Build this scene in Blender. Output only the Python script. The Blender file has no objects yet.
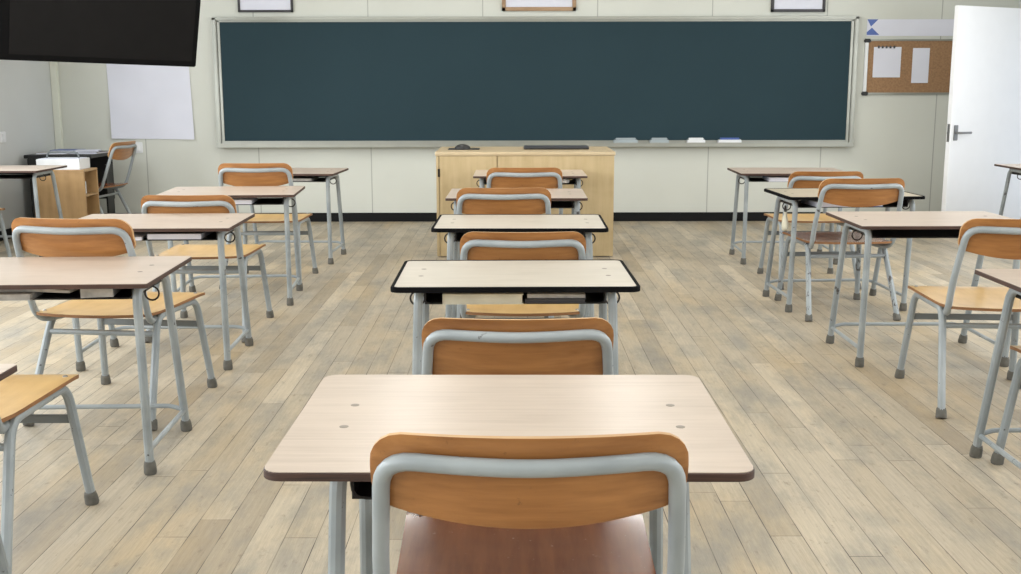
import bpy, bmesh, math, random
from mathutils import Vector, Matrix
random.seed(7)
SC = bpy.context.scene
COL = SC.collection
PI = math.pi

# ------------------------------------------------------------ camera
cam_d = bpy.data.cameras.new('camera')
cam = bpy.data.objects.new('camera', cam_d)
COL.objects.link(cam)
F_PX, PITCH, YAW, ROLL = 1111.12, 0.1788, -0.0004, -0.0017
cam_d.sensor_fit = 'HORIZONTAL'
cam_d.sensor_width = 36.0
cam_d.lens = 36.0 * F_PX / 1021.0
cam_d.clip_start = 0.05
cam.location = (0, 0, 1.261)
_f = Vector((math.sin(YAW) * math.cos(PITCH), math.cos(YAW) * math.cos(PITCH), -math.sin(PITCH)))
_r = Vector((math.cos(YAW), -math.sin(YAW), 0))
_u = _r.cross(_f)
_r2 = _r * math.cos(ROLL) + _u * math.sin(ROLL)
_u2 = _u * math.cos(ROLL) - _r * math.sin(ROLL)
cam.matrix_world = Matrix(((_r2.x, _u2.x, -_f.x, 0), (_r2.y, _u2.y, -_f.y, 0),
                           (_r2.z, _u2.z, -_f.z, 1.261), (0, 0, 0, 1)))
SC.camera = cam

# ------------------------------------------------------------ world, exposure
SC.view_settings.view_transform = 'Standard'
SC.view_settings.look = 'None'
SC.view_settings.gamma = 1.0
SC.view_settings.use_curve_mapping = False
SC.view_settings.exposure = -0.09
world = bpy.data.worlds.new('sky')
SC.world = world
world.use_nodes = True
_bg = world.node_tree.nodes['Background']
_bg.inputs[0].default_value = (0.85, 0.92, 1.0, 1)
_bg.inputs[1].default_value = 1.0

# room size
XL, XR, YF, YB, ZC = -4.25, 4.66, 10.49, -3.0, 2.75
WIN_L = [(-2.2, -0.4), (0.0, 1.8), (2.2, 4.0), (4.4, 6.2), (6.6, 8.4)]
WIN_R = [(-1.2, 0.6), (1.4, 3.2), (4.0, 5.8), (6.5, 8.3)]  # last right-hand window is out of view, added to brighten the open door
WZ0, WZ1 = 0.85, 2.35


def area(name, loc, rot, sx, sy, watts, color):
    d = bpy.data.lights.new(name, 'AREA')
    d.shape = 'RECTANGLE'
    d.size, d.size_y = sx, sy
    d.energy = watts
    d.color = color
    o = bpy.data.objects.new(name, d)
    o.location = loc
    o.rotation_euler = rot
    COL.objects.link(o)
    return o


P_WL, P_WR, P_LAMP = 66, 48, 6
for a, b in WIN_L:
    area('daylight', (XL + 0.03, (a + b) / 2, (WZ0 + WZ1) / 2), (0, -PI / 2, 0), WZ1 - WZ0 - .1, b - a - .1, P_WL, (0.93, 0.97, 1.0))
for a, b in WIN_R:  # the last of these is the extra light aimed at the door
    area('daylight', (XR - 0.03, (a + b) / 2, (WZ0 + WZ1) / 2), (0, PI / 2, 0), WZ1 - WZ0 - .1, b - a - .1, P_WR, (0.95, 0.98, 1.0))
LAMPS = [(x, y) for x in (-2.6, -0.75, 0.85, 2.65) for y in (-1.0, 2.0, 5.0, 7.2, 8.7)]
for x, y in LAMPS:
    area('lamp_light', (x, y, ZC - 0.075), (0, 0, 0), 0.12, 1.15, P_LAMP, (1.0, 1.0, 0.97))


# ------------------------------------------------------------ materials
def mat(name, rough=0.5, metal=0.0, spec=0.5, coat=0.0):
    m = bpy.data.materials.new(name)
    m.use_nodes = True
    b = m.node_tree.nodes['Principled BSDF']
    b.inputs['Roughness'].default_value = rough
    b.inputs['Metallic'].default_value = metal
    b.inputs['Specular IOR Level'].default_value = spec
    b.inputs['Coat Weight'].default_value = coat
    b.inputs['Coat Roughness'].default_value = 0.15
    return m, m.node_tree, b


def N(nt, typ, **kw):
    n = nt.nodes.new(typ)
    for k, v in kw.items():
        setattr(n, k, v)
    return n


def coords(nt, scale, kind='Object'):
    tc = N(nt, 'ShaderNodeTexCoord')
    mp = N(nt, 'ShaderNodeMapping')
    mp.inputs['Scale'].default_value = scale
    nt.links.new(tc.outputs[kind], mp.inputs['Vector'])
    return mp.outputs['Vector']


def noise(nt, vec, scale=5, detail=3, rough=.5):
    n = N(nt, 'ShaderNodeTexNoise')
    n.inputs['Scale'].default_value = scale
    n.inputs['Detail'].default_value = detail
    n.inputs['Roughness'].default_value = rough
    nt.links.new(vec, n.inputs['Vector'])
    return n.outputs['Fac']


def ramp(nt, fac, stops):
    r = N(nt, 'ShaderNodeValToRGB')
    e = r.color_ramp.elements
    while len(e) < len(stops):
        e.new(0.5)
    for i, (p, c) in enumerate(stops):
        e[i].position = p
        e[i].color = (*c, 1) if len(c) == 3 else c
    nt.links.new(fac, r.inputs['Fac'])
    return r.outputs['Color']


def mix(nt, fac, a, b, mode='MIX'):
    m = N(nt, 'ShaderNodeMix', data_type='RGBA', blend_type=mode)
    for sock, v in ((m.inputs[0], fac), (m.inputs[6], a), (m.inputs[7], b)):
        if hasattr(v, 'is_linked') or hasattr(v, 'links'):
            nt.links.new(v, sock)
        elif isinstance(v, (int, float)):
            sock.default_value = v
        else:
            sock.default_value = (*v, 1)
    return m.outputs[2]


def srgb(r, g, b):
    f = lambda c: (c / 255 / 12.92) if c / 255 <= .04045 else ((c / 255 + .055) / 1.055) ** 2.4
    return (f(r), f(g), f(b))


def plain(name, col, rough=.5, metal=0, var=.06, scale=8, spec=.5, coat=0):
    m, nt, b = mat(name, rough, metal, spec, coat)
    v = coords(nt, (1, 1, 1))
    n = noise(nt, v, scale, 3)
    lo = tuple(c * (1 - var) for c in col)
    hi = tuple(min(1, c * (1 + var)) for c in col)
    nt.links.new(ramp(nt, n, [(.3, lo), (.7, hi)]), b.inputs['Base Color'])
    return m


def wood(name, dark, light, rough=.35, scl=(2, 30, 30), coat=.2, scuff=None, spec=.5):
    m, nt, b = mat(name, rough, 0, spec, coat)
    v = coords(nt, scl)
    n = noise(nt, v, 1.6, 6, .6)
    c = ramp(nt, n, [(.32, dark), (.68, light)])
    v2 = coords(nt, (3, 5, 5))
    n2 = noise(nt, v2, 2.0, 2)
    c = mix(nt, ramp(nt, n2, [(.35, (0, 0, 0)), (.75, (.5, .5, .5))]), c, tuple(x * 1.12 for x in light))
    if scuff:
        v3 = coords(nt, (1, 1, 1))
        n3 = noise(nt, v3, 55, 4, .7)
        c = mix(nt, ramp(nt, n3, [(.66, (0, 0, 0)), (.74, (.55, .55, .55))]), c, scuff)
    nt.links.new(c, b.inputs['Base Color'])
    return m


M = {}
M['back_wood'] = wood('orange_plywood', srgb(138, 88, 46), srgb(176, 122, 70), .3, scuff=srgb(112, 74, 44))
M['seat_wood'] = wood('yellow_plywood', srgb(184, 146, 88), srgb(206, 170, 112), .3, scl=(14, 2, 14))
M['brown_seat'] = wood('worn_brown_plywood', srgb(112, 60, 36), srgb(146, 86, 52), .26, scl=(20, 2, 20), coat=.5, scuff=srgb(200, 170, 145))
M['back_edge'] = wood('pale_plywood_edge', srgb(170, 130, 88), srgb(200, 164, 120), .6, scl=(3, 3, 120), coat=0)
M['ply_edge'] = wood('plywood_edge', srgb(108, 72, 44), srgb(150, 106, 66), .6, scl=(3, 3, 120), coat=0)
M['podium_wood'] = wood('podium_wood', srgb(176, 154, 114), srgb(194, 173, 134), .45, scl=(14, 14, 1.2), coat=.1)
M['podium_top'] = wood('podium_top_wood', srgb(182, 162, 128), srgb(198, 179, 146), .4, scl=(2, 20, 20), coat=.1)
M['cabinet_wood'] = wood('cabinet_wood', srgb(160, 128, 86), srgb(184, 150, 106), .45, scl=(12, 12, 1.2), coat=.1)
M['laminate'] = wood('pink_beige_laminate', srgb(176, 161, 147), srgb(191, 176, 162), .31, scl=(2.5, 60, 60), coat=.0)
M['cream_laminate'] = wood('cream_laminate', srgb(180, 172, 158), srgb(192, 184, 171), .38, scl=(2.5, 60, 60), coat=.0)
M['tan_laminate'] = wood('tan_laminate', srgb(180, 170, 148), srgb(192, 182, 160), .3, scl=(2.5, 60, 60), coat=.15)
M['brown_edge'] = wood('brown_core_edge', srgb(42, 28, 24), srgb(74, 50, 40), .6, scl=(6, 6, 140), coat=0)
M['black_edge'] = plain('black_rubber_edge', srgb(14, 14, 15), .85, spec=.08)
M['plastic_black'] = plain('black_plastic', srgb(26, 26, 27), .45)
M['rubber'] = plain('grey_rubber', srgb(100, 98, 92), .8, var=.2, scale=40)
M['wire'] = plain('dark_wire', srgb(48, 42, 38), .4, .6)
M['screw'] = plain('dull_screw', srgb(140, 132, 122), .5, .2)
M['white_plastic'] = plain('white_plastic', srgb(228, 230, 232), .35)
M['paper'] = plain('white_paper', srgb(222, 224, 236), .85, var=.04, scale=2)
M['paper_grey'] = plain('grey_paper', srgb(176, 174, 170), .85, var=.25, scale=25)
M['paper_cream'] = plain('cream_paper', srgb(206, 202, 184), .85, var=.12, scale=12)
M['cover_dark'] = plain('dark_cover', srgb(58, 60, 66), .4)
M['cover_blue'] = plain('blue_cover', srgb(72, 98, 168), .4)
M['alu'] = plain('aluminium_frame', srgb(160, 161, 153), .36, .5, var=.04)
M['board'] = plain('green_black_slate', srgb(45, 63, 70), .75, var=.03, scale=1.5, spec=.1)
M['tv_black'] = plain('tv_black', srgb(9, 9, 10), .6, spec=.1)
M['tv_screen'] = plain('tv_screen', srgb(27, 26, 26), .7, spec=.08)
M['baseboard'] = plain('black_skirting', srgb(16, 17, 19), .6, spec=.2)
M['frame_wood'] = wood('frame_wood', srgb(146, 116, 86), srgb(170, 140, 108), .4)
M['frame_black'] = plain('frame_black', srgb(46, 44, 48), .4)
M['door'] = plain('white_door_paint', srgb(246, 247, 250), .2, var=.01)
M['chrome'] = plain('brushed_metal', srgb(150, 150, 150), .3, .9)
M['cork'] = plain('cork', srgb(154, 120, 88), .9, var=.16, scale=60)
M['eraser_felt'] = plain('grey_felt', srgb(166, 176, 180), .9)
M['white_trim'] = plain('pale_trim', srgb(226, 228, 216), .5, var=.02)
M['ceiling'] = plain('ceiling_white', srgb(232, 232, 228), .8, var=.02)
M['desk_black'] = plain('black_desk', srgb(24, 26, 28), .4)

# painted steel tube with small chips
def steel(key, name, lo, hi, stretch):
    m, nt, b = mat(name, .36, 0, .5)
    v = coords(nt, (1, 1, 1))
    oi = N(nt, 'ShaderNodeObjectInfo')
    off = N(nt, 'ShaderNodeVectorMath', operation='SCALE')
    off.inputs[0].default_value = (37, 23, 51)
    nt.links.new(oi.outputs['Random'], off.inputs['Scale'])
    mp_ = N(nt, 'ShaderNodeMapping')
    mp_.inputs['Scale'].default_value = stretch
    nt.links.new(v, mp_.inputs['Vector'])
    ad = N(nt, 'ShaderNodeVectorMath', operation='ADD')
    nt.links.new(mp_.outputs[0], ad.inputs[0])
    nt.links.new(off.outputs[0], ad.inputs[1])
    c = ramp(nt, noise(nt, v, 6, 3), [(.3, srgb(136, 144, 148)), (.7, srgb(162, 169, 172))])
    c = mix(nt, ramp(nt, noise(nt, ad.outputs[0], 36, 4, .65), [(lo, (0, 0, 0)), (hi, (.9, .9, .9))]), c, srgb(64, 58, 55))
    nt.links.new(c, b.inputs['Base Color'])
    M[key] = m


steel('steel', 'painted_steel', .66, .70, (.45, 1, .6))
steel('chipped', 'chipped_steel', .57, .61, (1, 1, .45))
M['flat_bar'] = plain('dull_grey_bar', srgb(112, 118, 120), .55)

# clear glass
m, nt, b = mat('window_glass', 0.02)
b.inputs['Transmission Weight'].default_value = 1.0
b.inputs['IOR'].default_value = 1.1
b.inputs['Base Color'].default_value = (.95, .98, 1, 1)
M['glass'] = m
m, nt, b = mat('lamp_diffuser', .5)
b.inputs['Emission Color'].default_value = (1, .98, .94, 1)
b.inputs['Emission Strength'].default_value = 5.0
M['diffuser'] = m

# floor boards running towards the chalkboard
m, nt, b = mat('worn_floorboards', .42, 0, .4)
tc = N(nt, 'ShaderNodeTexCoord')
sx = N(nt, 'ShaderNodeSeparateXYZ')
nt.links.new(tc.outputs['Object'], sx.inputs[0])
cx = N(nt, 'ShaderNodeCombineXYZ')
nt.links.new(sx.outputs['Y'], cx.inputs['X'])
nt.links.new(sx.outputs['X'], cx.inputs['Y'])
vec0 = cx.outputs[0]
row = N(nt, 'ShaderNodeMath', operation='DIVIDE')
nt.links.new(sx.outputs['X'], row.inputs[0])
row.inputs[1].default_value = 0.092
fl = N(nt, 'ShaderNodeMath', operation='FLOOR')
nt.links.new(row.outputs[0], fl.inputs[0])
wn = N(nt, 'ShaderNodeTexWhiteNoise', noise_dimensions='1D')
nt.links.new(fl.outputs[0], wn.inputs['W'])
sh = N(nt, 'ShaderNodeMath', operation='MULTIPLY_ADD')
nt.links.new(wn.outputs['Value'], sh.inputs[0])
sh.inputs[1].default_value = 3.7
nt.links.new(sx.outputs['Y'], sh.inputs[2])
cx2 = N(nt, 'ShaderNodeCombineXYZ')
nt.links.new(sh.outputs[0], cx2.inputs['X'])
nt.links.new(sx.outputs['X'], cx2.inputs['Y'])
vec = cx2.outputs[0]
br = N(nt, 'ShaderNodeTexBrick')
br.offset = 0.0
br.offset_frequency = 2
br.squash = 1.0
br.inputs['Scale'].default_value = 1.0
br.inputs['Brick Width'].default_value = 1.35
br.inputs['Row Height'].default_value = 0.092
br.inputs['Mortar Size'].default_value = 0.0015
br.inputs['Mortar Smooth'].default_value = 0.3
br.inputs['Bias'].default_value = 0.0
br.inputs['Color1'].default_value = (0, 0, 0, 1)
br.inputs['Color2'].default_value = (1, 1, 1, 1)
br.inputs['Mortar'].default_value = (.5, .5, .5, 1)
nt.links.new(vec, br.inputs['Vector'])
vecb = vec
vec = vec0
plank = ramp(nt, br.outputs['Color'], [(0.0, srgb(158, 145, 124)), (.3, srgb(188, 175, 152)), (.65, srgb(176, 165, 146)), (1.0, srgb(204, 191, 168))])
mg = N(nt, 'ShaderNodeMapping')
mg.inputs['Scale'].default_value = (1.5, 45, 1)
nt.links.new(vecb, mg.inputs['Vector'])
grain = noise(nt, mg.outputs[0], 2.0, 6, .65)
c = mix(nt, .7, plank, ramp(nt, grain, [(.3, (.74, .73, .72)), (.65, (1.06, 1.05, 1.04))]), 'MULTIPLY')
mp2 = N(nt, 'ShaderNodeMapping')
mp2.inputs['Scale'].default_value = (.45, 1.6, 1)
nt.links.new(vec, mp2.inputs['Vector'])
big = noise(nt, mp2.outputs[0], 1.6, 4, .6)
c = mix(nt, ramp(nt, big, [(.48, (0, 0, 0)), (.7, (.55, .55, .55))]), c, srgb(190, 166, 126))
mp3 = N(nt, 'ShaderNodeMapping')
mp3.inputs['Location'].default_value = (13.1, 5.7, 0)
mp3.inputs['Scale'].default_value = (.8, 2.0, 1)
nt.links.new(vec, mp3.inputs['Vector'])
wear = noise(nt, mp3.outputs[0], 2.3, 6, .68)
c = mix(nt, ramp(nt, wear, [(.46, (0, 0, 0)), (.66, (.75, .75, .75))]), c, srgb(142, 139, 131))
spots = noise(nt, mp3.outputs[0], 16, 5, .75)
fine = noise(nt, mg.outputs[0], 9.0, 5, .8)
c = mix(nt, .8, c, ramp(nt, fine, [(.3, (.76, .75, .73)), (.7, (1.12, 1.12, 1.12))]), 'MULTIPLY')
c = mix(nt, ramp(nt, spots, [(.58, (0, 0, 0)), (.72, (.6, .6, .6))]), c, srgb(112, 98, 84))
gapn = N(nt, 'ShaderNodeMath', operation='MULTIPLY')
nt.links.new(br.outputs['Fac'], gapn.inputs[0])
gv = noise(nt, mp2.outputs[0], 9.0, 2)
nt.links.new(ramp(nt, gv, [(.35, (.35, .35, .35)), (.6, (1, 1, 1))]), gapn.inputs[1])
c = mix(nt, gapn.outputs[0], c, srgb(54, 45, 36))
nt.links.new(c, b.inputs['Base Color'])
rg = ramp(nt, wear, [(.3, (.34, .34, .34)), (.7, (.55, .55, .55))])
nt.links.new(rg, b.inputs['Roughness'])
bp = N(nt, 'ShaderNodeBump')
bp.inputs['Strength'].default_value = .25
bp.inputs['Distance'].default_value = .002
inv = N(nt, 'ShaderNodeMath', operation='SUBTRACT')
inv.inputs[0].default_value = 1
nt.links.new(br.outputs['Fac'], inv.inputs[1])
nt.links.new(inv.outputs[0], bp.inputs['Height'])
nt.links.new(bp.outputs[0], b.inputs['Normal'])
M['floor'] = m


def wall_mat(name, col, x0=None, step=1.055):
    m, nt, b = mat(name, .6, 0, .3)
    tc = N(nt, 'ShaderNodeTexCoord')
    n = noise(nt, tc.outputs['Object'], 1.3, 3)
    c = ramp(nt, n, [(.3, tuple(x * .96 for x in col)), (.7, tuple(x * 1.03 for x in col))])
    if x0 is not None:
        s = N(nt, 'ShaderNodeSeparateXYZ')
        nt.links.new(tc.outputs['Object'], s.inputs[0])
        a = N(nt, 'ShaderNodeMath', operation='SUBTRACT')
        nt.links.new(s.outputs['X'], a.inputs[0])
        a.inputs[1].default_value = x0 - step * 20.5
        w = N(nt, 'ShaderNodeMath', operation='PINGPONG')
        w.inputs[1].default_value = step / 2
        nt.links.new(a.outputs[0], w.inputs[0])
        d = N(nt, 'ShaderNodeMath', operation='GREATER_THAN')
        d.inputs[1].default_value = step / 2 - .0045
        nt.links.new(w.outputs[0], d.inputs[0])
        c = mix(nt, d.outputs[0], c, tuple(x * .62 for x in col))
    nt.links.new(c, b.inputs['Base Color'])
    return m


M['wall_front'] = wall_mat('front_wall_panels', srgb(210, 212, 204), .80)
M['wall'] = wall_mat('side_wall_paint', srgb(206, 209, 208))


# ------------------------------------------------------------ mesh helpers
def link(name, me, mats, parent=None):
    o = bpy.data.objects.new(name, me)
    COL.objects.link(o)
    for x in (mats if isinstance(mats, (list, tuple)) else [mats]):
        me.materials.append(M[x] if isinstance(x, str) else x)
    if parent is not None:
        o.parent = parent
    return o


def finish(bm, name, mats, parent=None, smooth=True):
    bmesh.ops.recalc_face_normals(bm, faces=bm.faces)
    me = bpy.data.meshes.new(name)
    bm.to_mesh(me)
    bm.free()
    if smooth:
        for p in me.polygons:
            p.use_smooth = True
        me.set_sharp_from_angle(angle=math.radians(35))
    return link(name, me, mats, parent)


def box(bm, x0, x1, y0, y1, z0, z1, bev=0.0, mi=0, rot=None, seg=2):
    r = bmesh.ops.create_cube(bm, size=1)
    vs = r['verts']
    for v_ in vs:
        v_.co = Vector(((x0 + x1) / 2 + v_.co.x * (x1 - x0), (y0 + y1) / 2 + v_.co.y * (y1 - y0), (z0 + z1) / 2 + v_.co.z * (z1 - z0)))
    fs = list({f for v_ in vs for f in v_.link_faces})
    if rot is not None:
        bmesh.ops.transform(bm, matrix=rot, verts=vs)
    for f in fs:
        f.material_index = mi
    if bev > 0:
        es = list({e for f in fs for e in f.edges})
        r = bmesh.ops.bevel(bm, geom=es, offset=bev, segments=seg, affect='EDGES', clamp_overlap=True)
        for f in r['faces']:
            f.material_index = mi


def mbox(name, dims, m_, parent=None, bev=.003, rot=None):
    bm = bmesh.new()
    box(bm, *dims, bev=bev, rot=rot)
    return finish(bm, name, m_, parent)


def fillet(pts, rad, n=6):
    pts = [Vector(p) for p in pts]
    out = [pts[0]]
    for i in range(1, len(pts) - 1):
        r = rad[i - 1] if isinstance(rad, (list, tuple)) else rad
        a, p, c = pts[i - 1], pts[i], pts[i + 1]
        d1, d2 = (a - p), (c - p)
        r = min(r, d1.length * .49, d2.length * .49)
        if r < 1e-5:
            out.append(p)
            continue
        s, e = p + d1.normalized() * r, p + d2.normalized() * r
        for k in range(n + 1):
            t = k / n
            out.append(s * (1 - t) ** 2 + p * 2 * t * (1 - t) + e * t * t)
    out.append(pts[-1])
    return out


def tube(bm, pts, r, seg=10, mi=0, cap=True, sy=1.0):
    """sweep a circle along a polyline"""
    pts = [Vector(p) for p in pts]
    rings = []
    prev = None
    for i, p in enumerate(pts):
        if i == 0:
            t = (pts[1] - pts[0]).normalized()
        elif i == len(pts) - 1:
            t = (pts[-1] - pts[-2]).normalized()
        else:
            t = ((pts[i + 1] - p).normalized() + (p - pts[i - 1]).normalized()).normalized()
        if prev is None:
            ref = Vector((0, 0, 1)) if abs(t.z) < .9 else Vector((0, 1, 0))
            nrm = (ref - t * ref.dot(t)).normalized()
        else:
            nrm = (prev - t * prev.dot(t)).normalized()
        prev = nrm
        bn = t.cross(nrm)
        rr = r[i] if isinstance(r, (list, tuple)) else r
        rings.append([bm.verts.new(p + nrm * rr * math.cos(2 * PI * k / seg) * sy + bn * rr * math.sin(2 * PI * k / seg)) for k in range(seg)])
    for a, c in zip(rings, rings[1:]):
        for k in range(seg):
            f = bm.faces.new((a[k], a[(k + 1) % seg], c[(k + 1) % seg], c[k]))
            f.material_index = mi
    if cap:
        bm.faces.new(rings[0]).material_index = mi
        bm.faces.new(rings[-1][::-1]).material_index = mi


def mtube(name, pts, r, m_, parent=None, seg=10):
    bm = bmesh.new()
    tube(bm, pts, r, seg)
    return finish(bm, name, m_, parent)


def lathe(bm, prof, cx_, cy_, seg=14, mi=0, axis=None):
    """prof: list of (radius, z); axis: optional (base, direction)"""
    rings = []
    if axis:
        base, d = Vector(axis[0]), Vector(axis[1]).normalized()
        n1 = d.orthogonal().normalized()
        n2 = d.cross(n1)
    for r, z in prof:
        ring = []
        for k in range(seg):
            a = 2 * PI * k / seg
            if axis:
                ring.append(bm.verts.new(base + d * z + (n1 * math.cos(a) + n2 * math.sin(a)) * r))
            else:
                ring.append(bm.verts.new((cx_ + r * math.cos(a), cy_ + r * math.sin(a), z)))
        rings.append(ring)
    for a, c in zip(rings, rings[1:]):
        for k in range(seg):
            bm.faces.new((a[k], a[(k + 1) % seg], c[(k + 1) % seg], c[k])).material_index = mi
    bm.faces.new(rings[0][::-1]).material_index = mi
    bm.faces.new(rings[-1]).material_index = mi


def rrect(w, d, r, n=5, cx_=0, cy_=0):
    out = []
    for sx_, sy_, a0 in ((1, 1, 0), (-1, 1, PI / 2), (-1, -1, PI), (1, -1, 1.5 * PI)):
        for k in range(n + 1):
            a = a0 + PI / 2 * k / n
            out.append((cx_ + sx_ * (w / 2 - r) + r * math.cos(a), cy_ + sy_ * (d / 2 - r) + r * math.sin(a)))
    return out


def slab(bm, pts, z0, z1, bev=0, mi_top=0, mi_side=0):
    """prism on an outline; layered profile gives soft edges"""
    layers = [(z0, bev), (z0 + bev, 0), (z1 - bev, 0), (z1, bev)] if bev else [(z0, 0), (z1, 0)]
    c = Vector((sum(p[0] for p in pts) / len(pts), sum(p[1] for p in pts) / len(pts)))
    rings = []
    for z, ins in layers:
        ring = []
        for p in pts:
            d = Vector(p) - c
            k = 1 - ins / max(d.length, 1e-6)
            ring.append(bm.verts.new((c.x + d.x * k, c.y + d.y * k, z)))
        rings.append(ring)
    n = len(pts)
    for a, b_ in zip(rings, rings[1:]):
        for k in range(n):
            bm.faces.new((a[k], a[(k + 1) % n], b_[(k + 1) % n], b_[k])).material_index = mi_side
    bm.faces.new(rings[0][::-1]).material_index = mi_side
    bm.faces.new(rings[-1]).material_index = mi_top


def props(o, label, cat, group=None):
    o['label'] = label
    o['category'] = cat
    if group:
        o['group'] = group
    return o


def empty(name, loc, rz=0):
    o = bpy.data.objects.new(name, None)
    o.empty_display_size = .1
    o.location = loc
    o.rotation_euler = (0, 0, rz)
    COL.objects.link(o)
    return o


def struct(o):
    o['kind'] = 'structure'
    return o


def copy_tree(o, parent=None):
    c = o.copy()
    COL.objects.link(c)
    c.parent = parent
    for ch in list(o.children):
        copy_tree(ch, c)
    return c


def recolour(root, name, m_):
    for ch in root.children:
        if ch.name.split('.')[0] == name:
            for s in ch.material_slots[:1]:
                s.link = 'OBJECT'
                s.material = M[m_]


# ------------------------------------------------------------ room shell
def sbox(name, *d):
    return struct(mbox(name, d[:6], d[6], bev=0))


sbox('floor', XL - .1, XR + .1, YB - .1, YF + .1, -.1, 0, 'floor')
sbox('ceiling', XL - .1, XR + .1, YB - .1, YF + .1, ZC, ZC + .1, 'ceiling')
sbox('wall_front', XL - .1, XR + .1, YF, YF + .12, 0, ZC, 'wall_front')
sbox('wall_back', XL - .1, XR + .1, YB - .12, YB, 0, ZC, 'wall')


def side_wall(name, x0, x1, openings, door=None):
    bm = bmesh.new()
    cuts = sorted(openings)
    y = YB
    for a, b_ in cuts:
        box(bm, x0, x1, y, a, 0, ZC)
        box(bm, x0, x1, a, b_, 0, WZ0)
        box(bm, x0, x1, a, b_, WZ1, ZC)
        y = b_
    if door:
        box(bm, x0, x1, y, door[0], 0, ZC)
        box(bm, x0, x1, door[0], door[1], door[2], ZC)
        y = door[1]
    box(bm, x0, x1, y, YF, 0, ZC)
    return struct(finish(bm, name, 'wall', smooth=False))


side_wall('wall_left', XL - .12, XL, WIN_L)
side_wall('wall_right', XR, XR + .12, WIN_R, (9.04, 10.04, 1.94))
for i, (side, a, b_) in enumerate([('l', *w) for w in WIN_L] + [('r', *w) for w in WIN_R]):
    x = XL - .06 if side == 'l' else XR + .06
    w = empty('window_%d' % (i + 1), (x, (a + b_) / 2, WZ0))
    struct(w)
    h, hw = WZ1 - WZ0, (b_ - a) / 2
    bm = bmesh.new()
    for q in ((-hw, -hw + .05), (hw - .05, hw), (-.03, .03)):
        box(bm, -.03, .03, q[0], q[1], 0, h)
    for q in ((0, .05), (h - .05, h)):
        box(bm, -.03, .03, -hw, hw, q[0], q[1])
    finish(bm, 'window_frame', 'white_trim', w, smooth=False)
    mbox('window_pane', (-.004, .004, -hw + .05, hw - .05, .05, h - .05), 'glass', w, bev=0)

struct(mbox('baseboard_front', (XL, XR, YF - .018, YF, 0, .083), 'baseboard', bev=.002))
struct(mbox('baseboard_left', (XL, XL + .015, YB, YF - .02, 0, .083), 'baseboard', bev=.002))
struct(mbox('baseboard_right', (XR - .015, XR, YB, 9.0, 0, .083), 'baseboard', bev=.002))
o = struct(mbox('trim_1', (XL + .002, XL + .062, YF - .058, YF - .002, .083, ZC), 'white_trim', bev=.004))
# light fittings on the ceiling
for i, (x, y) in enumerate(LAMPS):
    l = empty('ceiling_lamp', (x, y, ZC))
    props(l, 'white fluorescent strip lamp on ceiling, %s column from left, %s' % (('first', 'second', 'third', 'fourth')[i // 5], ('at the rear wall', 'over rear desks', 'over middle desks', 'over front desks', 'nearest the chalkboard')[i % 5]), 'ceiling lamp', 'fluorescent lamps on the ceiling')
    bm = bmesh.new()
    box(bm, -.14, .14, -.62, .62, -.05, -.0, .01)
    finish(bm, 'lamp_body', 'white_plastic', l)
    bm = bmesh.new()
    box(bm, -.115, .115, -.59, .59, -.062, -.051, .003)
    finish(bm, 'diffuser', 'diffuser', l)


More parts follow.
